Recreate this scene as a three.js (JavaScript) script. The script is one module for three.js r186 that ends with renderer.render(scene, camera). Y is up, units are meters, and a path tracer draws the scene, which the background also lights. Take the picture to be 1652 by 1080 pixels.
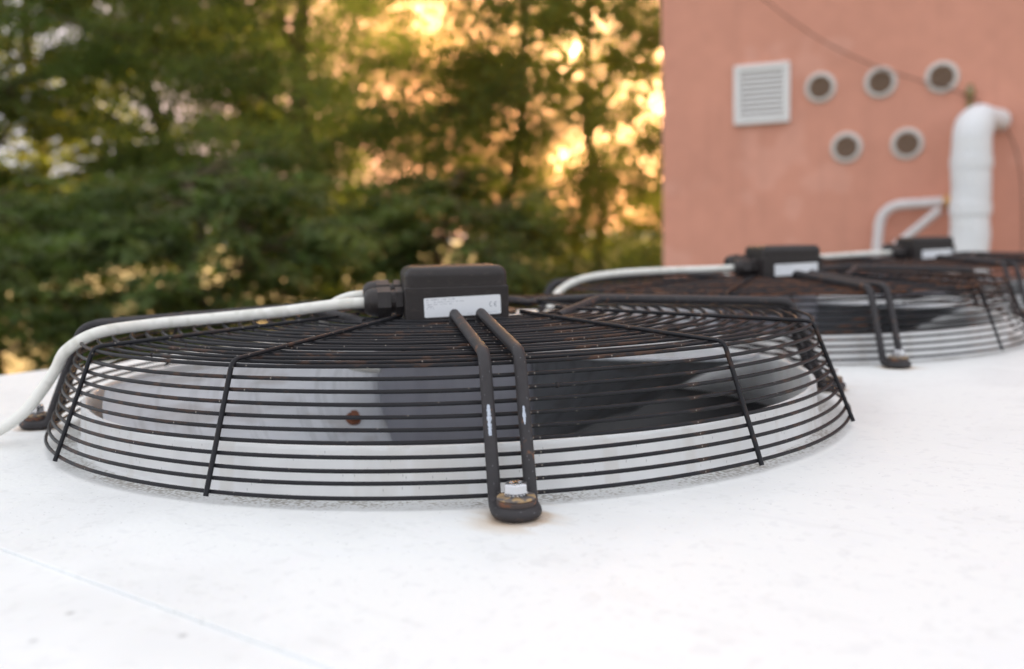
import * as THREE from 'three';
import { RoundedBoxGeometry } from 'three/addons/geometries/RoundedBoxGeometry.js';
import { mergeGeometries, toCreasedNormals } from 'three/addons/utils/BufferGeometryUtils.js';

// ---------------------------------------------------------------- camera, sky, sun, exposure
const scene = new THREE.Scene();
const camera = new THREE.PerspectiveCamera(37.08, 1024 / 669, 0.02, 400);
camera.position.set(0.05, 0.1389, 0.7935);
camera.rotation.set(-0.1012, 0.0052, -0.0232, 'YXZ');
camera.focus = 0.57;
camera.userData.fStop = 5.7;
scene.add(camera);

const renderer = new THREE.WebGLRenderer({ antialias: true });
renderer.toneMapping = THREE.LinearToneMapping;
renderer.toneMappingExposure = 8.6;
renderer.shadowMap.enabled = true;

const SUN = new THREE.Vector3(0.1158, 0.2137, -0.97).normalize();
const SKY_LEVEL = 0.165;
const SUN_LEVEL = 5.0;

function mulberry(seed) {
  let a = seed >>> 0;
  return () => { a = (a + 0x6d2b79f5) | 0; let t = Math.imul(a ^ (a >>> 15), 1 | a); t = (t + Math.imul(t ^ (t >>> 7), 61 | t)) ^ t; return ((t ^ (t >>> 14)) >>> 0) / 4294967296; };
}
const hash2 = (x, y, s) => { let h = Math.imul(x | 0, 374761393) + Math.imul(y | 0, 668265263) + Math.imul(s | 0, 1442695041); h = Math.imul(h ^ (h >>> 13), 1274126177); return ((h ^ (h >>> 16)) >>> 0) / 4294967296; };
function vnoise(x, y, s = 0, wrapX = 0, wrapY = 0) {
  const ix = Math.floor(x), iy = Math.floor(y), fx = x - ix, fy = y - iy, u = fx * fx * (3 - 2 * fx), v = fy * fy * (3 - 2 * fy);
  const wx = (i) => (wrapX ? ((i % wrapX) + wrapX) % wrapX : i), wy = (i) => (wrapY ? ((i % wrapY) + wrapY) % wrapY : i);
  const a = hash2(wx(ix), wy(iy), s), b = hash2(wx(ix + 1), wy(iy), s), c = hash2(wx(ix), wy(iy + 1), s), d = hash2(wx(ix + 1), wy(iy + 1), s);
  return a + (b - a) * u + (c - a) * v + (a - b - c + d) * u * v;
}
function fbm(x, y, s = 0, oct = 4, wrapX = 0, wrapY = 0) {
  let t = 0, a = 0.5, n = 0;
  for (let i = 0; i < oct; i++) { t += a * vnoise(x, y, s + i * 17, wrapX, wrapY); n += a; a *= 0.5; x *= 2; y *= 2; wrapX *= 2; wrapY *= 2; }
  return t / n;
}
const clamp01 = (x) => Math.min(1, Math.max(0, x));
const sstep = (a, b, x) => { const t = clamp01((x - a) / (b - a)); return t * t * (3 - 2 * t); };
const lerp = (a, b, t) => a + (b - a) * t;

{ // pale hazy evening sky with thin cloud and the warm aureole of a low sun
  const W = 1024, H = 512, data = new Float32Array(W * H * 4);
  for (let j = 0; j < H; j++) {
    const el = ((j + 0.5) / H - 0.5) * Math.PI, y = Math.sin(el), ce = Math.cos(el);
    for (let i = 0; i < W; i++) {
      const az = ((i + 0.5) / W - 0.5) * 2 * Math.PI, x = Math.cos(az) * ce, z = Math.sin(az) * ce;
      const th = Math.acos(Math.min(1, Math.max(-1, x * SUN.x + y * SUN.y + z * SUN.z))) * 57.2958;
      const k = 1 / (0.25 + Math.max(0, y));
      const cloud = sstep(0.42, 0.66, fbm(x * k * 1.6 + 9, z * k * 1.6 + 4, 3, 5));
      const up = clamp01(y);
      let r = lerp(0.86, 0.90, up), g = lerp(0.92, 0.92, up), b = lerp(1.02, 0.98, up);
      r = lerp(r, 1.05, cloud * 0.55); g = lerp(g, 1.05, cloud * 0.55); b = lerp(b, 1.06, cloud * 0.55);
      const wide = Math.exp(-Math.pow(th / 11, 1.5)), core = Math.exp(-(th * th) / 40);
      data.set([SKY_LEVEL * r + 4.4 * wide + 9 * core, SKY_LEVEL * g + 1.3 * wide + 5.2 * core, SKY_LEVEL * b + 0.18 * wide + 2.7 * core, 1], (j * W + i) * 4);
    }
  }
  const sky = new THREE.DataTexture(data, W, H, THREE.RGBAFormat, THREE.FloatType);
  sky.mapping = THREE.EquirectangularReflectionMapping;
  sky.magFilter = sky.minFilter = THREE.LinearFilter;
  sky.needsUpdate = true;
  scene.background = sky;
  scene.environment = sky;
}
const sun = new THREE.DirectionalLight(new THREE.Color().setRGB(1.0, 0.6, 0.27), SUN_LEVEL);
sun.name = 'sun';
sun.position.copy(SUN).multiplyScalar(30);
sun.castShadow = true;
sun.shadow.radius = 7;
sun.shadow.mapSize.set(4096, 4096);
Object.assign(sun.shadow.camera, { left: -9, right: 9, top: 9, bottom: -9, near: 1, far: 60 });
scene.add(sun, sun.target);

// ---------------------------------------------------------------- helpers
const taken = new Map();
const numbered = (name) => { const n = taken.get(name) ?? 0; taken.set(name, n + 1); return n ? name + '_' + String(n).padStart(3, '0') : name; };
function shade(o) { o.traverse((m) => { if (m.isMesh) { m.castShadow = true; m.receiveShadow = true; } }); return o; }
function add(o, label, category, group) { o.name = numbered(o.name); o.userData = { label, category, ...(group ? { group } : {}) }; scene.add(o); return o; }
function struct(o) { o.name = numbered(o.name); o.userData = { kind: 'structure' }; scene.add(o); return o; }
function group(name, x = 0, y = 0, z = 0, turn = 0) { const g = new THREE.Group(); g.name = name; g.position.set(x, y, z); g.rotation.y = turn; return g; }
function mesh(name, geo, mat, parent) { const m = new THREE.Mesh(geo, mat); m.name = name; m.castShadow = m.receiveShadow = true; if (parent) parent.add(m); return m; }
const V = (x, y, z) => new THREE.Vector3(x, y, z);
const lin = (r, g, b) => new THREE.Color().setRGB(r, g, b);

// a tube along points; uv in metres (u along, v round); closed rings join up
function tube(pts, radius, seg = 8, closed = false, caps = true) {
  const n = pts.length, pos = [], nor = [], uv = [], idx = [], rad = typeof radius === 'function' ? radius : () => radius;
  const T = pts.map((p, i) => { const a = pts[closed ? (i + n - 1) % n : Math.max(0, i - 1)], b = pts[closed ? (i + 1) % n : Math.min(n - 1, i + 1)]; return b.clone().sub(a).normalize(); });
  let N = Math.abs(T[0].y) < 0.9 ? V(0, 1, 0) : V(1, 0, 0); N.addScaledVector(T[0], -N.dot(T[0])).normalize();
  let along = 0;
  const rows = closed ? n + 1 : n;
  for (let k = 0; k < rows; k++) {
    const i = k % n;
    if (k) { N = N.clone().addScaledVector(T[i], -N.dot(T[i])).normalize(); along += pts[i].distanceTo(pts[(i + n - 1) % n]); }
    const B = T[i].clone().cross(N), R = rad(k / (rows - 1), along);
    for (let s = 0; s <= seg; s++) {
      const a = (s / seg) * Math.PI * 2, d = N.clone().multiplyScalar(Math.cos(a)).addScaledVector(B, Math.sin(a));
      pos.push(pts[i].x + d.x * R, pts[i].y + d.y * R, pts[i].z + d.z * R); nor.push(d.x, d.y, d.z); uv.push(along, (s / seg) * Math.PI * 2 * (typeof radius === 'number' ? radius : 0.003));
    }
  }
  for (let k = 0; k < rows - 1; k++) for (let s = 0; s < seg; s++) { const a = k * (seg + 1) + s, b = a + seg + 1; idx.push(a, a + 1, b, b, a + 1, b + 1); }
  if (!closed && caps) for (const [k, sign] of [[0, -1], [n - 1, 1]]) {
    const c = pos.length / 3, t = T[k].clone().multiplyScalar(sign);
    pos.push(pts[k].x, pts[k].y, pts[k].z); nor.push(t.x, t.y, t.z); uv.push(0, 0);
    for (let s = 0; s <= seg; s++) { const q = (k * (seg + 1) + s) * 3; pos.push(pos[q], pos[q + 1], pos[q + 2]); nor.push(t.x, t.y, t.z); uv.push(0.002, 0.002); }
    for (let s = 0; s < seg; s++) sign > 0 ? idx.push(c, c + 1 + s, c + 2 + s) : idx.push(c, c + 2 + s, c + 1 + s);
  }
  const g = new THREE.BufferGeometry();
  g.setAttribute('position', new THREE.Float32BufferAttribute(pos, 3)); g.setAttribute('normal', new THREE.Float32BufferAttribute(nor, 3)); g.setAttribute('uv', new THREE.Float32BufferAttribute(uv, 2)); g.setIndex(idx);
  return g;
}
// a polyline with its corners rounded to radius r
function filleted(corners, r, steps = 6, maxGap = 1e9) {
  const out = [];
  const push = (p) => { const q = out[out.length - 1]; if (q) { const d = q.distanceTo(p), m = Math.floor(d / maxGap); for (let i = 1; i <= m; i++) out.push(q.clone().lerp(p, i / (m + 1))); if (d < 1e-7) return; } out.push(p); };
  corners.forEach((p, i) => {
    if (!i || i === corners.length - 1) return push(p.clone());
    const a = corners[i - 1].clone().sub(p), b = corners[i + 1].clone().sub(p), rr = Math.min(typeof r === 'number' ? r : r[i], a.length() * 0.49, b.length() * 0.49);
    const A = p.clone().addScaledVector(a.normalize(), rr), B = p.clone().addScaledVector(b.normalize(), rr);
    for (let k = 0; k <= steps; k++) { const t = k / steps; push(A.clone().multiplyScalar((1 - t) * (1 - t)).addScaledVector(p, 2 * t * (1 - t)).addScaledVector(B, t * t)); }
  });
  return out;
}
const spline = (pts, n) => new THREE.CatmullRomCurve3(pts, false, 'centripetal').getSpacedPoints(n);
function clean(g) { const q = g.index ? g.toNonIndexed() : g; for (const k of Object.keys(q.attributes)) if (!['position', 'normal', 'uv'].includes(k)) q.deleteAttribute(k); return q; }
const merge = (list) => mergeGeometries(list.map(clean));
function uvScale(g, su, sv) { const a = g.attributes.uv; for (let i = 0; i < a.count; i++) a.setXY(i, a.getX(i) * su, a.getY(i) * sv); return g; }
function dataTex(w, h, fn, srgb = true) {
  const d = new Uint8Array(w * h * 4);
  for (let j = 0; j < h; j++) for (let i = 0; i < w; i++) { const c = fn(i / w, j / h, i, j); d.set([c[0] * 255, c[1] * 255, c[2] * 255, 255].map((x) => Math.max(0, Math.min(255, Math.round(x)))), (j * w + i) * 4); }
  const t = new THREE.DataTexture(d, w, h); t.wrapS = t.wrapT = THREE.RepeatWrapping; t.magFilter = THREE.LinearFilter; t.minFilter = THREE.LinearFilter; if (srgb) t.colorSpace = THREE.SRGBColorSpace; t.needsUpdate = true; return t;
}
function rep(t, x, y) { const c = t.clone(); c.repeat.set(x, y); c.needsUpdate = true; return c; }
const grey = (v) => [v, v, v];

// ---------------------------------------------------------------- layout of the cooler's roof: x along the row of fans, z across
const ROW_TURN = 0.9178, PITCH = 0.612, WIDTH = 1.123, ALPHA = 0.15;   // turn of the row; fan pitch; roof width; turn of each guard
const along = V(Math.cos(ROW_TURN), 0, -Math.sin(ROW_TURN));
const COLLAR = 0.277, RB = 0.3, RT = 0.2743, YB = 0.007, YT = 0.0712, FOOT = 0.3195, DOME = 0.043;

// ---------------------------------------------------------------- materials
// scratched, weathered dark paint on wire with rust showing through; u along the wire in metres
function wireMap(rust, seed) {
  return dataTex(1024, 32, (u, v, i, j) => {
    const n = fbm(u * 96, v * 4, seed, 3, 96, 4), big = fbm(u * 14, v * 1, seed + 5, 3, 14, 1), spot = hash2(i, j >> 1, seed + 9);
    let c = [0.105 + 0.03 * n, 0.105 + 0.03 * n, 0.12 + 0.03 * n];
    const r = sstep(0.66 - 0.3 * rust, 0.8 - 0.26 * rust, n * 0.6 + big * 0.5) * (0.25 + 0.7 * rust);
    c = [lerp(c[0], 0.45 + 0.1 * n, r), lerp(c[1], 0.26 + 0.06 * n, r), lerp(c[2], 0.17, r)];
    if (spot > 0.9965) c = [0.62, 0.58, 0.54];
    return c;
  });
}
const wire = (map, rough) => new THREE.MeshPhysicalMaterial({ map: rep(map, 1.6, 60), roughness: rough, specularIntensity: 0.45 });
const wireClean = wire(wireMap(0.05, 3), 0.5), wireRusty = wire(wireMap(0.55, 8), 0.68), wireMid = wire(wireMap(0.32, 21), 0.6);
const wireTop = wire(wireMap(0.14, 14), 0.56);
const strutMap = dataTex(512, 64, (u, v, i, j) => {
  const n = fbm(u * 60, v * 6, 31, 4, 60, 6), big = fbm(u * 9, v * 2, 35, 3, 9, 2);
  let c = [0.175 + 0.05 * n, 0.168 + 0.045 * n, 0.176 + 0.045 * n];
  const r = sstep(0.63, 0.72, n * 0.62 + big * 0.42);
  c = [lerp(c[0], 0.42, r), lerp(c[1], 0.29, r), lerp(c[2], 0.22, r)];
  if (hash2(i, j, 3) > 0.996) c = [0.5, 0.5, 0.52];
  return c;
});
const strutMat = new THREE.MeshPhysicalMaterial({ map: rep(strutMap, 4, 40), roughness: 0.55, specularIntensity: 0.55, bumpMap: rep(strutMap, 9, 90), bumpScale: 0.00012 });
const strutRusty = new THREE.MeshStandardMaterial({ map: rep(wireMap(0.7, 44), 2, 40), roughness: 0.7 });

// white roof paint: texture of one fan bay (PITCH along, WIDTH across), specks, scuffs, dirt where dust gathers at the collar foot, tan rust stain round each foot
const feetAngles = [0, 1, 2, 3].map((k) => ALPHA + k * Math.PI / 2);
const toBay = (x, z) => { const c = Math.cos(ROW_TURN), s = Math.sin(ROW_TURN); return [c * x - s * z, s * x + c * z]; };
const stains = [];
for (const a of feetAngles) for (const k of [0]) { const [x, z] = toBay(FOOT * Math.sin(a), FOOT * Math.cos(a)); stains.push([x + k * PITCH, z]); }
const roofTex = (w, h, bays) => dataTex(w, h, (u, v, i, j) => {
  const X = u * 2 * PITCH - 0.4, x = bays ? (X > PITCH / 2 ? X - PITCH : X) : 9, z = (v - 0.5) * WIDTH;
  u *= 2;
  const m = fbm(u * 8, v * 15, 51, 4, 16, 15), f = fbm(u * 120, v * 220, 61, 2, 240, 220), s = fbm(u * 60, v * 24, 66, 3, 120, 24);
  let c = 0.905 - 0.022 * sstep(0.45, 0.75, m) - 0.022 * sstep(0.66, 0.8, f) - 0.012 * sstep(0.66, 0.8, s);
  const worn = sstep(0.5, 0.72, m);
  if (hash2(i, j, 71) > 0.9988 - 0.002 * worn) c -= 0.1 + 0.2 * hash2(i, j, 72);
  const b = vnoise(u * 150, v * 275, 75, 300, 275); if (b > 0.975) c -= 0.05 * sstep(0.975, 0.995, b);
  let col = [c, c * 1.004, c * 1.002];
  const r = Math.hypot(x, z), g = vnoise(u * 520, v * 954, 81), lump = fbm(u * 18, v * 33, 84, 3);
  const dust = sstep(0.276, 0.281, r) * (1 - sstep(0.288, 0.3025, r)) * sstep(0.50, 0.74, g * 0.55 + lump * 0.5);
  col = [lerp(col[0], 0.47, dust * 0.6), lerp(col[1], 0.43, dust * 0.6), lerp(col[2], 0.38, dust * 0.6)];
  for (const [sx, sz] of stains) {
    const d = Math.hypot(x - sx, z - sz) + 0.006 * (fbm(u * 30, v * 55, 91, 3) - 0.5);
    const t = (1 - sstep(0.0135, 0.0185, d)) * (0.5 + 0.6 * g) * 0.42;
    if (t > 0) col = [lerp(col[0], 0.62, t), lerp(col[1], 0.48, t), lerp(col[2], 0.36, t)];
    const st = (1 - sstep(0.012, 0.034, d)) * sstep(0.5, 0.75, fbm(u * 40, v * 20, 95, 3)) * 0.45;
    if (st > 0) col = [lerp(col[0], 0.72, st), lerp(col[1], 0.60, st), lerp(col[2], 0.47, st)];
  }
  return col;
});
const roofMap = roofTex(2048, 1880, true), plainMap = roofTex(512, 470, false);
const peel = dataTex(512, 512, (u, v) => grey(0.5 + 0.35 * (fbm(u * 90, v * 90, 101, 2, 90, 90) - 0.5) + 0.5 * (fbm(u * 5, v * 5, 103, 2, 5, 5) - 0.5)), false);
const roofMat = new THREE.MeshStandardMaterial({ map: roofMap, roughness: 0.5, bumpMap: rep(peel, 6, 5), bumpScale: 0.0005 });
const plainMat = new THREE.MeshStandardMaterial({ map: plainMap, roughness: 0.5 });
const whiteDirt = dataTex(1024, 256, (u, v, i, j) => {
  const n = fbm(u * 40, v * 14, 111, 4, 40, 14), g = hash2(i, j, 113);
  let c = 0.935 - 0.05 * n;
  if (g > 0.9975) c -= 0.2;
  const st = sstep(0.6, 0.72, fbm(u * 26, v * 1.5, 119, 3, 26, 2)) * 0.12;
  return [lerp(c, 0.66, st), lerp(c, 0.6, st), lerp(c, 0.52, st)];
});
const collarMat = new THREE.MeshStandardMaterial({ map: whiteDirt, roughness: 0.5 });
const whitePanel = new THREE.MeshStandardMaterial({ color: lin(0.74, 0.75, 0.74), roughness: 0.5 });
const darkInside = new THREE.MeshStandardMaterial({ color: lin(0.03, 0.03, 0.032), roughness: 0.8 });
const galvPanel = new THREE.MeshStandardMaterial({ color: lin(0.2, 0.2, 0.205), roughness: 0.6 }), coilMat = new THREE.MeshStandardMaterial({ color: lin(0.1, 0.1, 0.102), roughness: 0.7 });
const galvMap = dataTex(256, 256, (u, v) => { const n = fbm(u * 12, v * 12, 131, 4, 12, 12), m = fbm(u * 3, v * 40, 135, 3, 3, 40); return [0.60 + 0.12 * n - 0.06 * m, 0.61 + 0.12 * n - 0.06 * m, 0.64 + 0.12 * n - 0.06 * m]; });
const bladeMap = dataTex(512, 512, (u, v, i, j) => {
  const n = fbm(u * 8, v * 8, 141, 4, 8, 8), run = fbm(u * 40, v * 2, 143, 3, 40, 2), g = hash2(i, j, 147);
  let c = 0.80 - 0.10 * n - 0.06 * sstep(0.55, 0.75, run);
  if (g > 0.996) c -= 0.15;
  const d = sstep(0.58, 0.74, fbm(u * 5, v * 5, 149, 4, 5, 5)) * 0.4;
  return [lerp(c * 0.985, 0.55, d), lerp(c, 0.53, d), lerp(c * 1.03, 0.52, d)];
});
const bladeMat = new THREE.MeshStandardMaterial({ map: bladeMap, roughness: 0.42 });
const motorMat = new THREE.MeshStandardMaterial({ map: rep(galvMap, 2, 1), color: lin(0.72, 0.7, 0.72), roughness: 0.45, metalness: 0.2 });
const rustMat = new THREE.MeshStandardMaterial({ map: dataTex(128, 128, (u, v) => { const n = fbm(u * 12, v * 12, 151, 4, 12, 12); return [0.36 + 0.2 * n, 0.22 + 0.13 * n, 0.16 + 0.09 * n]; }), roughness: 0.85 });
const washerBrown = new THREE.MeshStandardMaterial({ map: dataTex(128, 64, (u, v) => { const n = fbm(u * 20, v * 8, 157, 4, 20, 8), r = sstep(0.52, 0.66, n); return [lerp(0.27, 0.42, r), lerp(0.23, 0.27, r), lerp(0.22, 0.19, r)]; }), roughness: 0.75 });
const washerTan = new THREE.MeshStandardMaterial({ map: dataTex(128, 64, (u, v) => { const n = fbm(u * 22, v * 6, 161, 4, 22, 6), r = sstep(0.42, 0.58, n); return [lerp(0.36, 0.66, r), lerp(0.34, 0.55, r), lerp(0.34, 0.4, r)]; }), roughness: 0.65, metalness: 0.2 });
const zinc = new THREE.MeshStandardMaterial({ color: lin(0.62, 0.62, 0.64), roughness: 0.24, metalness: 1 });
const plasticBump = dataTex(256, 256, (u, v) => grey(fbm(u * 60, v * 60, 171, 2, 60, 60)), false);
const blackPlastic = new THREE.MeshPhysicalMaterial({ specularIntensity: 0.6, map: dataTex(256, 256, (u, v) => { const n = fbm(u * 6, v * 6, 173, 4, 6, 6), d = sstep(0.55, 0.8, fbm(u * 14, v * 14, 175, 4, 14, 14)); return [0.165 + 0.03 * n + 0.04 * d, 0.15 + 0.025 * n + 0.035 * d, 0.15 + 0.025 * n + 0.03 * d]; }), roughness: 0.42, bumpMap: plasticBump, bumpScale: 0.00008 });
const cableMat = new THREE.MeshStandardMaterial({ map: rep(dataTex(512, 32, (u, v, i, j) => { const n = fbm(u * 30, v * 3, 181, 4, 30, 3), d = sstep(0.6, 0.75, fbm(u * 80, v * 3, 183, 2, 80, 3)) * 0.05; return [0.90 - 0.05 * n - d, 0.895 - 0.05 * n - d, 0.875 - 0.06 * n - d * 1.1]; }), 2, 30), roughness: 0.55 });
const scratchMat = new THREE.MeshStandardMaterial({ map: dataTex(64, 64, (u, v) => { const n = fbm(u * 14, v * 14, 187, 3, 14, 14); return [0.52 + 0.3 * n, 0.55 + 0.3 * n, 0.6 + 0.3 * n]; }), roughness: 0.6 });

// ---------------------------------------------------------------- ground
{
  const soil = dataTex(512, 512, (u, v) => { const n = fbm(u * 10, v * 10, 201, 5, 10, 10), g = fbm(u * 60, v * 60, 203, 2, 60, 60); return [0.22 + 0.1 * n + 0.06 * g, 0.24 + 0.12 * n + 0.06 * g, 0.13 + 0.06 * n + 0.03 * g]; });
  const g = new THREE.PlaneGeometry(400, 400); g.rotateX(-Math.PI / 2);
  const m = mesh('ground', g, new THREE.MeshStandardMaterial({ map: rep(soil, 130, 130), roughness: 1 })); m.position.y = -1.25; struct(m);
}

// ---------------------------------------------------------------- the cooler casing with its three collars
{
  const unit = group('condenser_casing', 0, 0, 0, ROW_TURN);
  const x0 = -0.39, x1 = 2 * PITCH + 0.42, hz = WIDTH / 2;
  const holed = (xa, xb, holes) => {
    const s = new THREE.Shape([[xa, -hz], [xb, -hz], [xb, hz], [xa, hz]].map(([x, y]) => new THREE.Vector2(x, y)));
    for (const h of holes) { const p = new THREE.Path(); p.absarc(h, 0, 0.2735, 0, Math.PI * 2, true); s.holes.push(p); }
    const g = new THREE.ExtrudeGeometry(s, { depth: 0.0016, bevelEnabled: true, bevelThickness: 0.0004, bevelSize: 0.0004, bevelSegments: 2, curveSegments: 96 });
    g.rotateX(Math.PI / 2);                       // shape y -> local z, top face at y = 0.0004
    const P = g.attributes.position, U = g.attributes.uv;
    for (let i = 0; i < P.count; i++) U.setXY(i, (P.getX(i) + 0.4) / (2 * PITCH), P.getZ(i) / WIDTH + 0.5);
    g.translate(0, -0.0004, 0);
    return g;
  };
  mesh('top_panel', holed(x0, x1, [0, PITCH, 2 * PITCH]), roofMat, unit);
  const endPanel = mesh('top_panel', holed(-1.55, x0 - 0.0007, []), plainMat, unit); endPanel.position.y = -0.0014;
  // folded-down sides
  const side = (w, h, x, z, ry) => { const m = mesh('side_panel', new RoundedBoxGeometry(w, h, 0.018, 2, 0.003), whitePanel, unit); m.position.set(x, -0.006 - h / 2, z); m.rotation.y = ry; return m; };
  const L = x1 + 1.55, cx = (x1 - 1.55) / 2;
  side(L - 0.002, 0.9, cx, hz - 0.011, 0); side(L - 0.002, 0.9, cx, -hz + 0.011, 0);
  side(WIDTH - 0.05, 0.9, x1 - 0.011, 0, Math.PI / 2); side(WIDTH - 0.05, 0.9, -1.55 + 0.011, 0, Math.PI / 2);
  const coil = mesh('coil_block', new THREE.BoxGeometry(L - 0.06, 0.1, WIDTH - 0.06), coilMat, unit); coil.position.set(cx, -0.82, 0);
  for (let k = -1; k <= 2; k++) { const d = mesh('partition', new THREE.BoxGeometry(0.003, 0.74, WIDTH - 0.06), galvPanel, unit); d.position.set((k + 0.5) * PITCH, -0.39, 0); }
  for (const x of [-1.4, -0.4, 0.6, x1 - 0.1]) for (const z of [-0.5, 0.5]) { const l = mesh('leg', new RoundedBoxGeometry(0.07, 0.37, 0.07, 2, 0.004), whitePanel, unit); l.position.set(x, -1.07, z); }
  const prof = [[0.2815, -0.0002], [0.2795, 0.0006], [0.2785, 0.002], [0.2772, 0.026], [0.2766, 0.0276], [0.2755, 0.0284], [0.2742, 0.0284], [0.2732, 0.0276], [0.2727, 0.026], [0.2722, 0.006], [0.2724, -0.004], [0.2745, -0.012], [0.279, -0.017]].map(([x, y]) => new THREE.Vector2(x, y));
  const cg = new THREE.LatheGeometry(prof, 192); uvScale(cg, 4, 1);
  for (let k = 0; k < 3; k++) { const c = mesh('fan_collar', cg, collarMat, unit); c.position.x = k * PITCH; c.rotation.y = 1.3 * k; }
  add(unit, 'long white sheet metal cooler casing that carries the three fans', 'cooler');
}

// ---------------------------------------------------------------- axial fan with wire guard
const polar = (r, y, a) => V(r * Math.sin(a), y, r * Math.cos(a));
const domeY = (r) => YT + (RT - r) * DOME;
const coneY = (r) => YB + ((RB - r) / (RB - RT)) * (YT - YB);
function ringGeo(r, y, wireR, seed) {
  const rnd = mulberry(seed), n = 168, p1 = rnd() * 6.28, p2 = rnd() * 6.28, bead = rnd() * 6.28, pts = [];
  for (let i = 0; i < n; i++) { const a = (i / n) * Math.PI * 2; const w = 0.00035 * Math.sin(2 * a + p1) + 0.0002 * Math.sin(5 * a + p2) + 0.00012 * Math.sin(11 * a + p1 * 3); pts.push(polar(r + w * 0.8, y + w, a)); }
  const g = tube(pts, wireR, 7, true);
  // butt weld where the wire's ends meet
  const b = new THREE.SphereGeometry(wireR * 1.35, 8, 6); b.scale(1.0, 1.05, 1.0); b.rotateY(bead); const q = polar(r, y, bead); b.translate(q.x, q.y, q.z);
  return mergeGeometries([clean(g), clean(b)]);
}
const cableLabel = (() => {
  const c = document.createElement('canvas'); c.width = 512; c.height = 128; const x = c.getContext('2d');
  x.fillStyle = '#e2e4e8'; x.fillRect(0, 0, 512, 128);
  const rnd = mulberry(77);
  for (let i = 0; i < 500; i++) { x.fillStyle = `rgba(150,155,165,${0.05 + rnd() * 0.1})`; x.fillRect(rnd() * 512, rnd() * 128, 1 + rnd() * 4, 1 + rnd() * 2); }
  // worn print too faint to read: broken strokes in rows
  const rows = [[8, 16, 190, 8], [26, 16, 250, 5], [40, 16, 180, 6], [54, 16, 44, 6], [66, 16, 50, 6], [112, 280, 200, 3]];
  for (const [y, x0, w, h] of rows) for (let px = x0; px < x0 + w;) { const ww = 3 + rnd() * 6; if (rnd() > 0.22) { x.fillStyle = `rgba(120,124,135,${0.25 + rnd() * 0.45})`; x.fillRect(px, y + rnd() * 1.5, ww, h); } px += ww + 2 + rnd() * 3; }
  x.strokeStyle = 'rgba(120,124,135,0.75)'; x.lineWidth = 5;
  x.beginPath(); x.arc(452, 62, 15, Math.PI * 0.5, Math.PI * 1.5); x.stroke();
  x.beginPath(); x.arc(484, 62, 15, Math.PI * 0.5, Math.PI * 1.5); x.moveTo(470, 62); x.lineTo(482, 62); x.stroke();
  const t = new THREE.CanvasTexture(c); t.colorSpace = THREE.SRGBColorSpace; return t;
})();
const labelMat = new THREE.MeshStandardMaterial({ map: cableLabel, roughness: 0.4 });

function roundedRect(w, h, r) {
  const s = new THREE.Shape(), x = -w / 2, y = -h / 2;
  s.moveTo(x + r, y); s.lineTo(x + w - r, y); s.quadraticCurveTo(x + w, y, x + w, y + r); s.lineTo(x + w, y + h - r); s.quadraticCurveTo(x + w, y + h, x + w - r, y + h); s.lineTo(x + r, y + h); s.quadraticCurveTo(x, y + h, x, y + h - r); s.lineTo(x, y + r); s.quadraticCurveTo(x, y, x + r, y);
  return s;
}
const BOX = { x: -0.0058, z: 0.059, w: 0.0735, d: 0.0634, y0: 0.0770, y1: 0.1165 };

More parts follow.
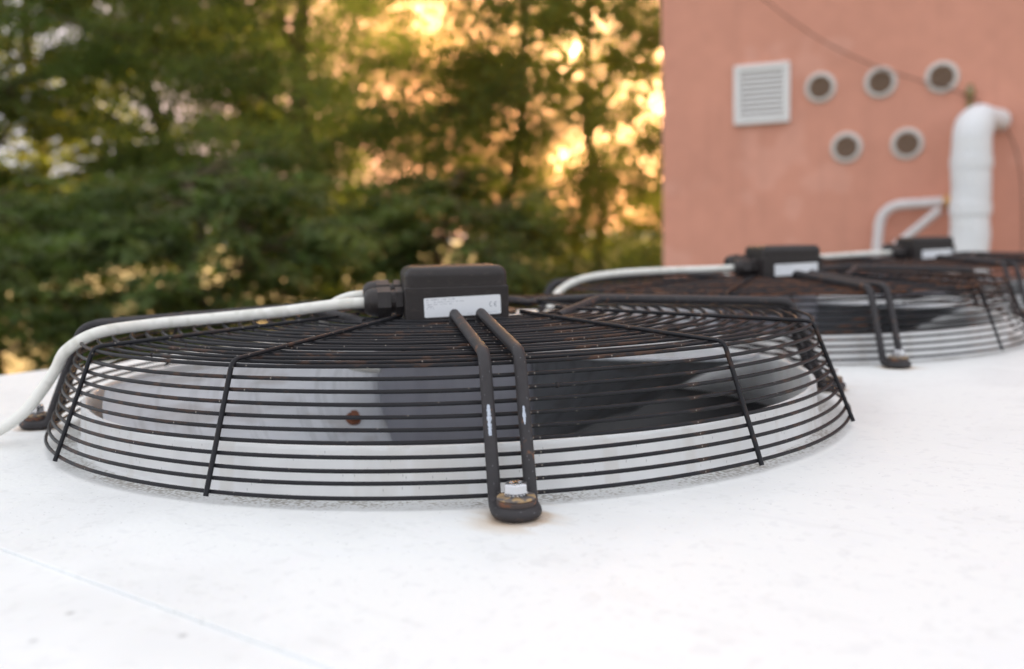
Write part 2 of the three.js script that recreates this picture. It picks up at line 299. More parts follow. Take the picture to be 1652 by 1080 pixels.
function makeFan() {
  const fan = group('axial_fan', 0, 0, 0, ALPHA);
  // wire rings: eleven down the sloping side, seventeen over the shallow top
  const N1 = 10;
  for (let i = 0; i <= N1; i++) { const t = i / N1, r = lerp(RB, RT, t), y = lerp(YB, YT, t); mesh('guard_ring', ringGeo(r, y, 0.00115, 300 + i), i < N1 ? wireClean : wireTop, fan); }
  for (let i = 1; i <= 17; i++) { const r = RT - i * 0.01085; mesh('guard_ring', ringGeo(r, domeY(r), 0.00115, 340 + i), i % 3 ? wireClean : wireTop, fan); }
  // spokes: two between each pair of struts
  for (let k = 0; k < 4; k++) for (const o of [0.515, 1.028]) {
    const a = k * Math.PI / 2 + o, out = 0.0025, bend = 0.5 * (k % 2);
    const pts = filleted([polar(0.086, domeY(0.086) + out, a), polar(RT + 0.0012, YT + out, a), polar(RB + out + 0.0005, YB - 0.0022, a)], 0.0055, 6, 0.02);
    mesh('guard_spoke', tube(pts, 0.00145, 8), wireClean, fan);
  }
  // struts: one bent rod down each side of a foot, closed to a U round the bolt
  const R = 0.0034, hs = 0.0092;
  for (let k = 0; k < 4; k++) {
    const s = group('strut', 0, 0, 0, k * Math.PI / 2);
    const yIn = domeY(0.11) + 0.0026 + R + 0.0006, leg = (sx) => {
      const c = [];
      if (k === 0) c.push(V(sx * hs, 0.0755, 0.101), V(sx * hs, yIn, 0.105));
      else c.push(V(sx * 0.072, 0.0775, 0.071), V(sx * 0.066, 0.0795, 0.077), V(sx * hs, yIn, 0.116));
      c.push(V(sx * hs, YT + R + 0.0026, RT + 0.0055), V(sx * hs, 0.0135, RB + 0.0056), V(sx * hs, R + 0.0003, RB + 0.009), V(sx * hs, R + 0.0003, FOOT));
      return c;
    };
    const left = leg(-1), right = leg(1).reverse(), m = left.length;
    const arc = []; for (let i = 1; i < 10; i++) { const a = Math.PI * (1 - i / 10); arc.push(V(Math.cos(a) * hs, R + 0.0003, FOOT + Math.sin(a) * hs)); }
    const lp = filleted(left, left.map((_, i) => (i === m - 4 ? 0.010 : i === m - 2 || i === m - 3 ? 0.0065 : 0.006)), 7, 0.012), rp = filleted(right, right.map((_, i) => (i === 3 ? 0.010 : i === 1 || i === 2 ? 0.0065 : 0.006)), 7, 0.012);
    const rod = mesh('rod', tube([...lp, ...arc, ...rp], R, 14), strutMat, s);
    const lathe = (pr, seg) => new THREE.LatheGeometry(pr.map(([x, y]) => new THREE.Vector2(x, y)), seg);
    const at = (g, y) => g.translate(0, y, FOOT);
    mesh('lower_washer', at(lathe([[0.003, 0], [0.0090, 0], [0.0097, 0.0004], [0.0098, 0.0028], [0.0094, 0.0033], [0.003, 0.0033]], 40), 0.0064), washerBrown, s);
    mesh('washer', at(lathe([[0.003, 0], [0.0094, 0], [0.0097, 0.0003], [0.0095, 0.0012], [0.0088, 0.0015], [0.003, 0.0015]], 40), 0.0098), washerTan, s);
    // toothed lock washer: a ring of small slanted teeth
    const teeth = [lathe([[0.003, 0], [0.0050, 0], [0.0050, 0.0005], [0.003, 0.0005]], 24).translate(0, 0.0004, 0)];
    for (let i = 0; i < 18; i++) { const t = new THREE.BoxGeometry(0.0007, 0.0013, 0.0009); t.rotateZ(0.5); t.translate(0, 0.0007, 0.0052); t.rotateY((i / 18) * Math.PI * 2); teeth.push(t); }
    mesh('lock_washer', at(merge(teeth), 0.0113), zinc, s);
    const hexS = new THREE.Shape(); for (let i = 0; i < 6; i++) { const a = i * Math.PI / 3 + 0.35; i ? hexS.lineTo(0.0060 * Math.cos(a), 0.0060 * Math.sin(a)) : hexS.moveTo(0.0060 * Math.cos(a), 0.0060 * Math.sin(a)); } hexS.closePath();
    const hex = new THREE.ExtrudeGeometry(hexS, { depth: 0.0038, bevelEnabled: true, bevelThickness: 0.0007, bevelSize: 0.0008, bevelOffset: -0.0008, bevelSegments: 2 }); hex.rotateX(-Math.PI / 2);
    const cap = lathe([[0.0046, 0], [0.0046, 0.00025], [0.0036, 0.0004], [0.0012, 0.0001], [0.0, 0.0001]], 24).translate(0, 0.0044, 0);
    const marks = []; for (let i = 0; i < 3; i++) { const t = new THREE.BoxGeometry(0.0006, 0.0003, 0.0016); t.translate(0, 0.0047, 0.0026); t.rotateY((i / 3) * Math.PI * 2); marks.push(t); }
    mesh('bolt_head', at(merge([hex, cap, ...marks]), 0.0131), zinc, s);
    fan.add(s);
  }
  // motor: ribbed drum with a drilled rim, hung under the guard
  const mo = mesh('motor', merge([
    new THREE.LatheGeometry([[0, -0.09], [0.045, -0.09], [0.0615, -0.082], [0.0622, -0.07], [0.0622, 0.044], [0.0605, 0.0462], [0.0605, 0.0480], [0.0635, 0.0486], [0.064, 0.0498], [0.064, 0.0565], [0.063, 0.0578], [0.052, 0.0585], [0.03, 0.062], [0, 0.062]].map(([x, y]) => new THREE.Vector2(x, y)), 96),
  ]), motorMat, fan);
  for (let k = 0; k < 8; k++) { const h = new THREE.CylinderGeometry(0.0022, 0.0022, 0.003, 12); h.rotateX(Math.PI / 2); h.translate(0, 0.053, 0.063); h.rotateY(0.06 + k * Math.PI / 4); mesh('rim_hole', h, darkInside, mo); }
  mesh('motor_stem', new THREE.CylinderGeometry(0.028, 0.03, 0.02, 32).translate(0, 0.069, 0), motorMat, mo);
  const plate = mesh('mounting_plate', new THREE.CylinderGeometry(0.05, 0.05, 0.0022, 64).translate(0, 0.0775, 0), wireTop, fan);
  return fan;
}

function bladeAt(s, t) {
  const r = lerp(0.058, 0.2635, s), edge = sstep(0.86, 1, s), spread = lerp(1.35, 0.80, Math.pow(s, 0.6)) * (1 - 0.16 * edge * edge), a = (t - 0.5) * spread + 0.16 * s * s;
    const drop = lerp(0.098, 0.074, s), camber = 0.010 * (1 - 4 * (t - 0.5) * (t - 0.5));
    return polar(r, lerp(0.043, 0.030, s) - drop * t + camber, a);
}
function bladeGeo() {
  const NS = 22, NT = 18, top = [], th = 0.0013, P = bladeAt;
  for (let i = 0; i <= NS; i++) for (let j = 0; j <= NT; j++) top.push(P(i / NS, j / NT));
  const nrm = (i, j) => { const e = 1e-3, s = i / NS, t = j / NT, du = P(Math.min(1, s + e), t).sub(P(Math.max(0, s - e), t)), dv = P(s, Math.min(1, t + e)).sub(P(s, Math.max(0, t - e))); return dv.cross(du).normalize(); };
  const pos = [], nor = [], uv = [], idx = [], W = NT + 1, base = (NS + 1) * W;
  for (const sg of [1, -1]) for (let i = 0; i <= NS; i++) for (let j = 0; j <= NT; j++) { let n = nrm(i, j); if (n.y < 0) n.negate(); const p = top[i * W + j].clone().addScaledVector(n, sg * th); pos.push(p.x, p.y, p.z); nor.push(n.x * sg, n.y * sg, n.z * sg); uv.push(i / NS, j / NT); }
  for (let i = 0; i < NS; i++) for (let j = 0; j < NT; j++) { const a = i * W + j; idx.push(a, a + W, a + 1, a + 1, a + W, a + W + 1); const b = a + base; idx.push(b, b + 1, b + W, b + 1, b + W + 1, b + W); }
  const edge = []; for (let j = 0; j <= NT; j++) edge.push(j); for (let i = 1; i <= NS; i++) edge.push(i * W + NT); for (let j = NT - 1; j >= 0; j--) edge.push(NS * W + j); for (let i = NS - 1; i > 0; i--) edge.push(i * W);
  const ctr = V(0, 0, 0.17);
  for (let k = 0; k < edge.length; k++) { const a = edge[k], b = edge[(k + 1) % edge.length], q = pos.length / 3; for (const e of [a, b, a + base, b + base]) { pos.push(pos[e * 3], pos[e * 3 + 1], pos[e * 3 + 2]); const d = V(pos[e * 3] - ctr.x, 0, pos[e * 3 + 2] - ctr.z).normalize(); nor.push(d.x, d.y, d.z); uv.push(0.5, 0.5); } idx.push(q, q + 2, q + 1, q + 1, q + 2, q + 3); }
  const g = new THREE.BufferGeometry(); g.setAttribute('position', new THREE.Float32BufferAttribute(pos, 3)); g.setAttribute('normal', new THREE.Float32BufferAttribute(nor, 3)); g.setAttribute('uv', new THREE.Float32BufferAttribute(uv, 2)); g.setIndex(idx);
  return g;
}
const BLADE = bladeGeo();
const BLADE_BOLT = (() => { const g = merge([new THREE.CylinderGeometry(0.0055, 0.006, 0.0025, 20), new THREE.CylinderGeometry(0.0038, 0.0038, 0.0045, 6).translate(0, 0.004, 0)]); return g; })();
const BLADE_EDGE = uvScale(tube(Array.from({ length: 24 }, (_, i) => bladeAt(i / 23, 0)), 0.0021, 10), 4, 40);
function addBlades(fan, phase) {
  for (let k = 0; k < 2; k++) {
    const b = mesh('blade', BLADE, bladeMat, fan); b.rotation.y = phase + k * Math.PI;
    const n = mesh('blade_bolt', BLADE_BOLT, rustMat, b), p = bladeAt(0.14, 0.55), nn = bladeAt(0.15, 0.55).sub(p).cross(bladeAt(0.14, 0.57).sub(p)).normalize(); if (nn.y < 0) nn.negate();
    n.position.copy(p.addScaledVector(nn, 0.002)); n.quaternion.setFromUnitVectors(V(0, 1, 0), nn);
    mesh('rolled_edge', BLADE_EDGE, bladeMat, b);
  }
}
function addBox(fan) {
  const b = group('terminal_box', BOX.x, 0, BOX.z, 0.02);
  const hb = 0.0255;
  mesh('base', new RoundedBoxGeometry(BOX.w, hb, BOX.d, 3, 0.0011).translate(0, BOX.y0 + hb / 2, 0), blackPlastic, b);
  const hl = 0.026, lid = new RoundedBoxGeometry(BOX.w - 0.0005, hl, BOX.d - 0.0005, 7, 0.0068).translate(0, BOX.y1 - hl / 2, 0);
  { const P = lid.attributes.position; for (let i = 0; i < P.count; i++) { const y = P.getY(i); if (y > BOX.y1 - 0.003) { const x = P.getX(i) / (BOX.w / 2), z = P.getZ(i) / (BOX.d / 2); P.setY(i, y + 0.0012 * (1 - x * x) * (1 - z * z)); } } lid.computeVertexNormals(); }
  mesh('lid', lid, blackPlastic, b);
  const sh = new THREE.ShapeGeometry(roundedRect(0.0545, 0.0137, 0.0012), 6); { const U = sh.attributes.uv, P = sh.attributes.position; for (let i = 0; i < U.count; i++) U.setXY(i, P.getX(i) / 0.0545 + 0.5, P.getY(i) / 0.0137 + 0.5); }
  const lb = mesh('label', sh, labelMat, b); lb.position.set(0.0035, BOX.y0 + 0.0115, BOX.d / 2 + 0.0004); lb.rotation.z = 0.022;
  const lug = mesh('lug', new RoundedBoxGeometry(0.014, 0.002, 0.004, 2, 0.0006), blackPlastic, b); lug.position.set(-0.022, BOX.y0 + 0.0014, BOX.d / 2 + 0.0012);
  const lug2 = mesh('lug', lug.geometry, blackPlastic, b); lug2.position.set(0.026, BOX.y0 + 0.0014, BOX.d / 2 + 0.0012);
  const ribbed = (r0, r1, l, n, x) => { const p = []; const g = new THREE.CylinderGeometry(r1, r0, l, n); g.rotateZ(Math.PI / 2); g.translate(x, 0, 0); return toCreasedNormals(g.toNonIndexed(), 0.5); };
  const domeG = new THREE.LatheGeometry([[0.0105, 0], [0.0104, 0.003], [0.0094, 0.0065], [0.0072, 0.009], [0.0052, 0.0097]].map(([x, y]) => new THREE.Vector2(x, y)), 24); domeG.rotateZ(Math.PI / 2); domeG.translate(-0.0185, 0, 0);
  const gl = merge([ribbed(0.0108, 0.0108, 0.005, 6, -0.003), ribbed(0.0085, 0.0085, 0.005, 20, -0.0075), ribbed(0.0112, 0.0112, 0.0095, 6, -0.0138), domeG]);
  for (const [z, y] of [[0.006, 0.0915], [-0.019, 0.0955]]) { const m = mesh('cable_gland', gl, blackPlastic, b); m.position.set(-BOX.w / 2, y, z); m.rotation.x = 0.3; }
  fan.add(b);
}
const fan1 = makeFan(); 
const fans = [fan1, fan1.clone(), fan1.clone()];
fans.forEach((f, i) => { f.position.copy(along).multiplyScalar(i * PITCH); addBlades(f, [-1.32, -1.5, -1.1][i]); addBox(f); });
for (const [f, rusty] of [[fans[1], 1], [fans[2], 1]]) f.traverse((m) => {
  if (!m.isMesh) return;
  if (m.name === 'guard_ring' || m.name === 'guard_spoke') m.material = m.position.y === 0 && m.material === wireTop ? wireRusty : wireMid;
  if (m.name === 'mounting_plate') m.material = wireRusty;
});
// bare scratches on the near strut's two rods
{
  const strut = fans[0].children.find((c) => c.name === 'strut'), R = 0.0034;
  const scratch = (x, y0, y1, w, a0, seed) => {
    const rnd = mulberry(seed), n = 22, pos = [], nor = [], uv = [], idx = [], zAt = (y) => lerp(RT + 0.0055, RB + 0.0056, (YT + R + 0.0026 - y) / (YT + R + 0.0026 - 0.0135));
    for (let i = 0; i <= n; i++) { const t = i / n, y = lerp(y0, y1, t), half = w * Math.sin(Math.PI * Math.min(1, t * 0.93 + 0.05)) ** 0.25 * (0.45 + 0.75 * rnd()); for (let j = 0; j <= 4; j++) { const a = a0 + (j / 2 - 1) * half + 0.06 * (rnd() - 0.5); pos.push(x + Math.sin(a) * (R + 0.00008), y, zAt(y) + Math.cos(a) * (R + 0.00012) * 1.093); nor.push(Math.sin(a), 0.3, Math.cos(a)); uv.push(t, j / 4); } }
    for (let i = 0; i < n; i++) for (let j = 0; j < 4; j++) { const a = i * 5 + j; idx.push(a, a + 1, a + 5, a + 1, a + 6, a + 5); }
    const g = new THREE.BufferGeometry(); g.setAttribute('position', new THREE.Float32BufferAttribute(pos, 3)); g.setAttribute('normal', new THREE.Float32BufferAttribute(nor, 3)); g.setAttribute('uv', new THREE.Float32BufferAttribute(uv, 2)); g.setIndex(idx);
    mesh('bare_scratch', g, scratchMat, strut);
  };
  scratch(-0.0092, 0.0375, 0.0525, 0.32, -0.1, 5);
  scratch(0.0092, 0.042, 0.0510, 0.22, -0.2, 9);
}
add(fans[0], 'nearest fan under a dark wire guard with a black terminal box', 'fan', 'fans in a row on the cooler roof');
add(fans[1], 'rusty-topped middle fan right behind the nearest wire guard', 'fan', 'fans in a row on the cooler roof');
add(fans[2], 'farthest fan, partly cut by the right edge, below the wide white pipe', 'fan', 'fans in a row on the cooler roof');

// ---------------------------------------------------------------- white cables
{
  const cr = 0.0040, off = (i) => along.clone().multiplyScalar(i * PITCH);
  const c1 = [V(-0.05, 0.0915, 0.0715), V(-0.075, 0.0908, 0.074), V(-0.125, 0.0855, 0.066), V(-0.175, 0.0815, 0.06), V(-0.215, 0.0795, 0.078), V(-0.2405, 0.0765, 0.117), V(-0.2585, 0.066, 0.117), V(-0.2725, 0.052, 0.104), V(-0.2865, 0.036, 0.098), V(-0.3, 0.0205, 0.1), V(-0.317, 0.0085, 0.112), V(-0.352, 0.0043, 0.15), V(-0.42, 0.0043, 0.23), V(-0.52, 0.0043, 0.30)];
  add(mesh('power_cable', tube(spline(c1, 220), cr, 14), cableMat), 'white cable bending down over the left rim of the nearest guard', 'cable', 'fan cables');
  const s1 = [V(-0.043, 0.0955, 0.0455), V(-0.062, 0.0957, 0.047), V(-0.078, 0.0935, 0.046), V(-0.092, 0.086, 0.04), V(-0.098, 0.072, 0.034), V(-0.096, 0.055, 0.03), V(-0.08, 0.04, 0.026), V(-0.055, 0.035, 0.02)];
  add(mesh('power_cable', tube(spline(s1, 120), cr * 0.9, 10), cableMat), 'short visible end of a second white cable leaving the nearest terminal box', 'cable', 'fan cables');
  const o1 = off(1);
  const c2 = [V(-0.05, 0.0915, 0.0715).add(o1), V(-0.085, 0.0905, 0.073).add(o1), V(0.22, 0.0895, -0.42), V(0.165, 0.087, -0.417), V(0.128, 0.082, -0.405), V(0.107, 0.074, -0.388), V(0.095, 0.064, -0.37), V(0.089, 0.052, -0.363), V(0.08, 0.036, -0.375), V(0.045, 0.019, -0.43), V(-0.03, 0.0065, -0.53), V(-0.12, 0.0054, -0.58), V(-0.24, 0.0054, -0.545)];
  add(mesh('power_cable', tube(spline(c2, 200), cr, 12), cableMat), 'white cable arching off the middle fan behind the nearest guard', 'cable', 'fan cables');
  const o2 = off(2);
  const c3 = [V(-0.05, 0.0915, 0.0715), V(-0.085, 0.0912, 0.07), V(-0.15, 0.087, 0.04), V(-0.2, 0.083, -0.01), V(-0.25, 0.081, -0.06), V(-0.283, 0.068, -0.1), V(-0.30, 0.045, -0.13), V(-0.325, 0.012, -0.17), V(-0.36, 0.0054, -0.22), V(-0.42, 0.0054, -0.30)].map((p) => p.clone().add(o2));
  add(mesh('power_cable', tube(spline(c3, 120), cr, 10), cableMat), 'white cable running left from the farthest terminal box', 'cable', 'fan cables');
}

// ---------------------------------------------------------------- the pink rendered building with vents and pipes
const WALL = group('wall_frame', 1.10466, 0, -3.49025, -0.45379);      // local x along the wall to the right, z out of it
WALL.updateMatrixWorld(true);
const onWall = (x, y, z = 0) => WALL.localToWorld(V(x, y, z));
const WALL_TURN = -0.45379;
{
  const plaster = dataTex(1024, 1024, (u, v, i, j) => {
    const a = fbm(u * 6, v * 6, 211, 5, 6, 6), b = fbm(u * 40, v * 40, 213, 3, 40, 40), s = sstep(0.62, 0.74, fbm(u * 11, v * 11, 217, 4, 11, 11)), run = sstep(0.6, 0.8, fbm(u * 50, v * 3, 219, 3, 50, 3));
    const k = 1 - 0.07 * (a - 0.5) - 0.05 * (b - 0.5) - 0.02 * run;
    return [(0.825 + 0.02 * s) * k, (0.585 + 0.03 * s) * k, (0.505 + 0.035 * s) * k];
  });
  const rough = dataTex(512, 512, (u, v) => grey(fbm(u * 50, v * 50, 221, 4, 50, 50)), false);
  const pm = new THREE.MeshStandardMaterial({ map: rep(plaster, 0.5, 0.5), roughness: 0.92, bumpMap: rep(rough, 1.2, 1.2), bumpScale: 0.0015 });
  const house = group('rendered_building', 1.10466, -1.25, -3.49025, WALL_TURN);
  const w = 4.4, h = 4.6, d = 4, g = new THREE.BoxGeometry(w, h, d); 
  { const P = g.attributes.position, Nn = g.attributes.normal, U = g.attributes.uv; for (let i = 0; i < P.count; i++) U.setXY(i, Math.abs(Nn.getX(i)) > 0.5 ? P.getZ(i) : P.getX(i), Math.abs(Nn.getY(i)) > 0.5 ? P.getZ(i) : P.getY(i)); }
  g.translate(-0.438 + w / 2, h / 2, -d / 2);
  mesh('wall', g, pm, house);
  mesh('flat_roof', new RoundedBoxGeometry(w + 0.2, 0.12, d + 0.2, 2, 0.02).translate(-0.438 + w / 2, h + 0.06, -d / 2), new THREE.MeshStandardMaterial({ color: lin(0.25, 0.24, 0.23), roughness: 0.9 }), house);
  add(house, 'pink rendered building wall with vents behind the fans', 'building');

  const ventWhite = new THREE.MeshStandardMaterial({ color: lin(0.78, 0.77, 0.77), roughness: 0.45 });
  const ventGrey = new THREE.MeshStandardMaterial({ color: lin(0.5, 0.46, 0.44), roughness: 0.6 });
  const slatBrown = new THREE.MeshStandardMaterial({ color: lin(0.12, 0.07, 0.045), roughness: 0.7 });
  // square louvre
  const sq = group('square_vent', ...onWall(0, 0.697).toArray(), WALL_TURN), S = 0.232, HH = 0.246;
  const fr = (w2, h2, x, y) => mesh('frame', new RoundedBoxGeometry(w2, h2, 0.022, 2, 0.004).translate(x, y, 0.011), ventWhite, sq);
  fr(S, 0.025, 0, HH / 2 - 0.0125); fr(S, 0.025, 0, -HH / 2 + 0.0125); fr(0.025, HH - 0.051, -S / 2 + 0.0125, 0); fr(0.025, HH - 0.051, S / 2 - 0.0125, 0);
  mesh('back_plate', new THREE.BoxGeometry(S - 0.045, HH - 0.045, 0.003).translate(0, 0, 0.0025), ventGrey, sq);
  for (let i = 0; i < 9; i++) { const sl = mesh('slat', new RoundedBoxGeometry(S - 0.05, 0.0185, 0.003, 2, 0.001), ventWhite, sq); sl.position.set(0, (i - 4) * 0.0212, 0.0135); sl.rotation.x = -0.7; }
  add(sq, 'square white louvred vent on the pink wall', 'vent');
  const ventRim = new THREE.MeshStandardMaterial({ color: lin(0.62, 0.57, 0.54), roughness: 0.5 }), ventTan = new THREE.MeshStandardMaterial({ color: lin(0.30, 0.2, 0.14), roughness: 0.7 }), rv = (x, y, label) => {
    const v = group('round_vent', ...onWall(x, y).toArray(), WALL_TURN);
    const rim = new THREE.LatheGeometry([[0.045, 0.001], [0.045, 0.010], [0.047, 0.0125], [0.056, 0.0115], [0.0615, 0.007], [0.063, 0.001]].map(([a, b]) => new THREE.Vector2(a, b)), 48); rim.rotateX(Math.PI / 2);
    mesh('rim', rim, ventRim, v);
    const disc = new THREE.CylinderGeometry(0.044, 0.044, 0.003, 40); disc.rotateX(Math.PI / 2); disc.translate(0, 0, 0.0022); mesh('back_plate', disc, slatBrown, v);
    for (let i = -3; i <= 3; i++) { const yy = i * 0.0115, half = Math.sqrt(0.0425 ** 2 - yy * yy) - 0.0012; const sl = mesh('slat', new THREE.BoxGeometry(half * 2, 0.005, 0.002), ventTan, v); sl.position.set(0, yy, 0.009); sl.rotation.x = -0.75; }
    add(v, label, 'vent', 'round vents in the pink wall');
  };
  rv(0.237, 0.704, 'round vent beside the square louvre, upper row left'); rv(0.47, 0.705, 'round vent in the middle of the upper row of three');
  rv(0.696, 0.705, 'round vent at the right end of the upper row'); rv(0.342, 0.455, 'left of the two round vents in the lower row'); rv(0.573, 0.456, 'right of the two round vents in the lower row');

  // lagged pipe with an elbow into the wall
  const lag = new THREE.MeshStandardMaterial({ map: rep(dataTex(256, 256, (u, v) => { const n = fbm(u * 10, v * 10, 231, 4, 10, 10); return [0.92 - 0.06 * n, 0.925 - 0.06 * n, 0.935 - 0.05 * n]; }), 3, 6), roughness: 0.5 });
  const px = 0.813, pz = 0.21, rP = 0.069;
  const bigP = group('lagged_pipe', ...onWall(px, 0, pz).toArray(), WALL_TURN);
  const wob = (t, s) => rP * (1 + 0.02 * Math.sin(s * 21) + 0.015 * Math.sin(s * 47 + 1) + 0.01 * Math.sin(s * 90));
  mesh('pipe_run', tube(Array.from({ length: 90 }, (_, i) => V(0.0015 * Math.sin(i * 0.7), -1.249 + i * 0.0182, 0)), wob, 32), lag, bigP);
  mesh('elbow', tube(filleted([V(0, 0.365, 0), V(0, 0.475, 0), V(0.025, 0.53, -0.04), V(0.09, 0.525, -pz + 0.012)], 0.07, 10, 0.01), (t, s) => rP * lerp(0.995, 0.60, sstep(0.35, 0.75, t)) * (1 + 0.012 * Math.sin(s * 60)), 32), lag, bigP);
  for (const y of [0.36, 0.19, -0.05, -0.45, -0.85]) mesh('tape_band', tube(Array.from({ length: 8 }, (_, i) => V(0, y - 0.022 + i * 0.0065 , 0)), (t) => rP * (1.075 - 0.05 * Math.abs(t - 0.5)), 32), lag, bigP);
  add(bigP, 'wide white lagged pipe turning into the pink wall', 'pipe');
  // thin pipes from one wall inlet
  const thin = new THREE.MeshStandardMaterial({ map: rep(dataTex(256, 64, (u, v) => { const n = fbm(u * 20, v * 6, 241, 4, 20, 6); return [0.86 - 0.06 * n, 0.84 - 0.06 * n, 0.845 - 0.06 * n]; }), 3, 8), roughness: 0.5 });
  const t1 = group('thin_pipe', ...onWall(0.70, 0.217, 0.05).toArray(), WALL_TURN);
  mesh('pipe_run', tube(filleted([V(0.015, 0.004, 0), V(-0.215, -0.004, 0.01), V(-0.23, -0.2, 0.02), V(-0.235, -1.46, 0.02)], 0.085, 12, 0.06), (t, s) => 0.0195 * (1 + 0.03 * Math.sin(s * 55)), 20), thin, t1);
  const br = new THREE.CylinderGeometry(0.028, 0.03, 0.03, 6); br.rotateZ(Math.PI / 2); mesh('brass_fitting', br, new THREE.MeshStandardMaterial({ color: lin(0.55, 0.27, 0.05), roughness: 0.4, metalness: 0.4 }), t1).position.set(0.03, 0.004, 0);
  const stub = new THREE.CylinderGeometry(0.018, 0.018, 0.06, 16); stub.rotateX(Math.PI / 2); mesh('wall_stub', stub, thin, t1).position.set(0.038, 0.004, -0.022);
  add(t1, 'thin white pipe bending down from a brass fitting on the wall', 'pipe');
  const t2 = mesh('thin_pipe', tube(filleted([V(0, 0, 0), V(-0.19, -0.165, 0.01), V(-0.2, -1.44, 0.02)], 0.05, 8, 0.05), (t, s) => 0.0165 * (1 + 0.03 * Math.sin(s * 60)), 16), thin); t2.position.copy(onWall(0.705, 0.192, 0.10)); t2.rotation.y = WALL_TURN;
  add(t2, 'thin white pipe slanting down to the left under the brass fitting', 'pipe');
  const wk = [[-0.12, 1.22], [0.012, 1.081], [0.12, 0.985], [0.25, 0.885], [0.36, 0.817], [0.467, 0.761], [0.63, 0.69], [0.785, 0.626], [0.884, 0.548], [0.95, 0.44], [0.982, 0.3], [0.992, 0.1], [0.995, -0.4], [0.995, -1.24]].map(([x, y]) => onWall(x, y, y > 0.6 ? 0.03 : 0.02));
  add(mesh('wall_wire', tube(spline(wk, 120), 0.0022, 6), new THREE.MeshStandardMaterial({ color: lin(0.10, 0.055, 0.04), roughness: 0.7 })), 'thin dark wire sagging across the pink wall', 'wire');
  const hook = group('wall_bracket', ...onWall(0.797, 0.60, 0).toArray(), WALL_TURN);
  const hm = new THREE.MeshStandardMaterial({ color: lin(0.26, 0.19, 0.08), roughness: 0.8 });
  mesh('strip', new RoundedBoxGeometry(0.022, 0.13, 0.008, 2, 0.002).translate(0, 0.005, 0.006), hm, hook); mesh('screw', new THREE.CylinderGeometry(0.005, 0.005, 0.005, 10).rotateX(Math.PI / 2).translate(0, 0.05, 0.012), zinc, hook); mesh('clip', new RoundedBoxGeometry(0.034, 0.03, 0.02, 2, 0.004).translate(0, 0.035, 0.012), hm, hook);
  add(hook, 'small brown bracket holding the wire above the wide white pipe', 'bracket');
}

// ---------------------------------------------------------------- trees and shrubs beyond the roof
const bark = new THREE.MeshStandardMaterial({ map: dataTex(128, 256, (u, v) => { const n = fbm(u * 12, v * 5, 251, 4, 12, 5); return [0.25 + 0.2 * n, 0.22 + 0.17 * n, 0.18 + 0.13 * n]; }), roughness: 0.95 });
function leafMat(r, g, b, through = 0.45) { return new THREE.MeshPhysicalMaterial({ color: lin(r, g, b), roughness: 0.9, specularIntensity: 0.3, transmission: through, thickness: 0, side: THREE.DoubleSide }); }
// a flat spray of leaves along a twig
function sprayGeo(seed, len, leaves, size, loose = 0) {
  const rnd = mulberry(seed), pos = [], idx = [];
  for (let i = 0; i < leaves; i++) {
    const t = (i + rnd() * 0.8) / leaves, side = i % 2 ? 1 : -1, L = size * (0.7 + 0.6 * rnd()) * (1 - 0.35 * t), w = L * 0.27;
    const bx = (rnd() - 0.5) * (0.03 + 0.2 * loose), by = -0.22 * len * t * t + (rnd() - 0.5) * (0.05 + 0.2 * loose), bz = len * t;
    const ang = side * (0.7 + 0.5 * rnd()), roll = (rnd() - 0.5) * (1.5 + 3.5 * loose), dip = -0.1 - 0.6 * rnd() - loose * rnd();
    const d = V(Math.sin(ang), dip, Math.cos(ang)).normalize(), wv = V(Math.cos(ang), 0, -Math.sin(ang)).applyAxisAngle(d, roll).multiplyScalar(w), s0 = V(bx + side * L * 0.45 * rnd(), by, bz);
    const q = pos.length / 3, mid = s0.clone().addScaledVector(d, L * 0.5), tip = s0.clone().addScaledVector(d, L);
    for (const p of [s0, mid.clone().add(wv), tip, mid.clone().sub(wv)]) pos.push(p.x, p.y, p.z);
    idx.push(q, q + 1, q + 2, q, q + 2, q + 3);
  }
  const g = new THREE.BufferGeometry(); g.setAttribute('position', new THREE.Float32BufferAttribute(pos, 3)); g.setIndex(idx); g.computeVertexNormals(); return g;
}
const FINE = [sprayGeo(7, 0.42, 84, 0.044, 1), sprayGeo(8, 0.5, 92, 0.042, 1), sprayGeo(9, 0.36, 78, 0.047, 1)];
const SPRAYS = [sprayGeo(1, 0.42, 34, 0.085), sprayGeo(2, 0.5, 38, 0.08), sprayGeo(3, 0.36, 30, 0.09)];
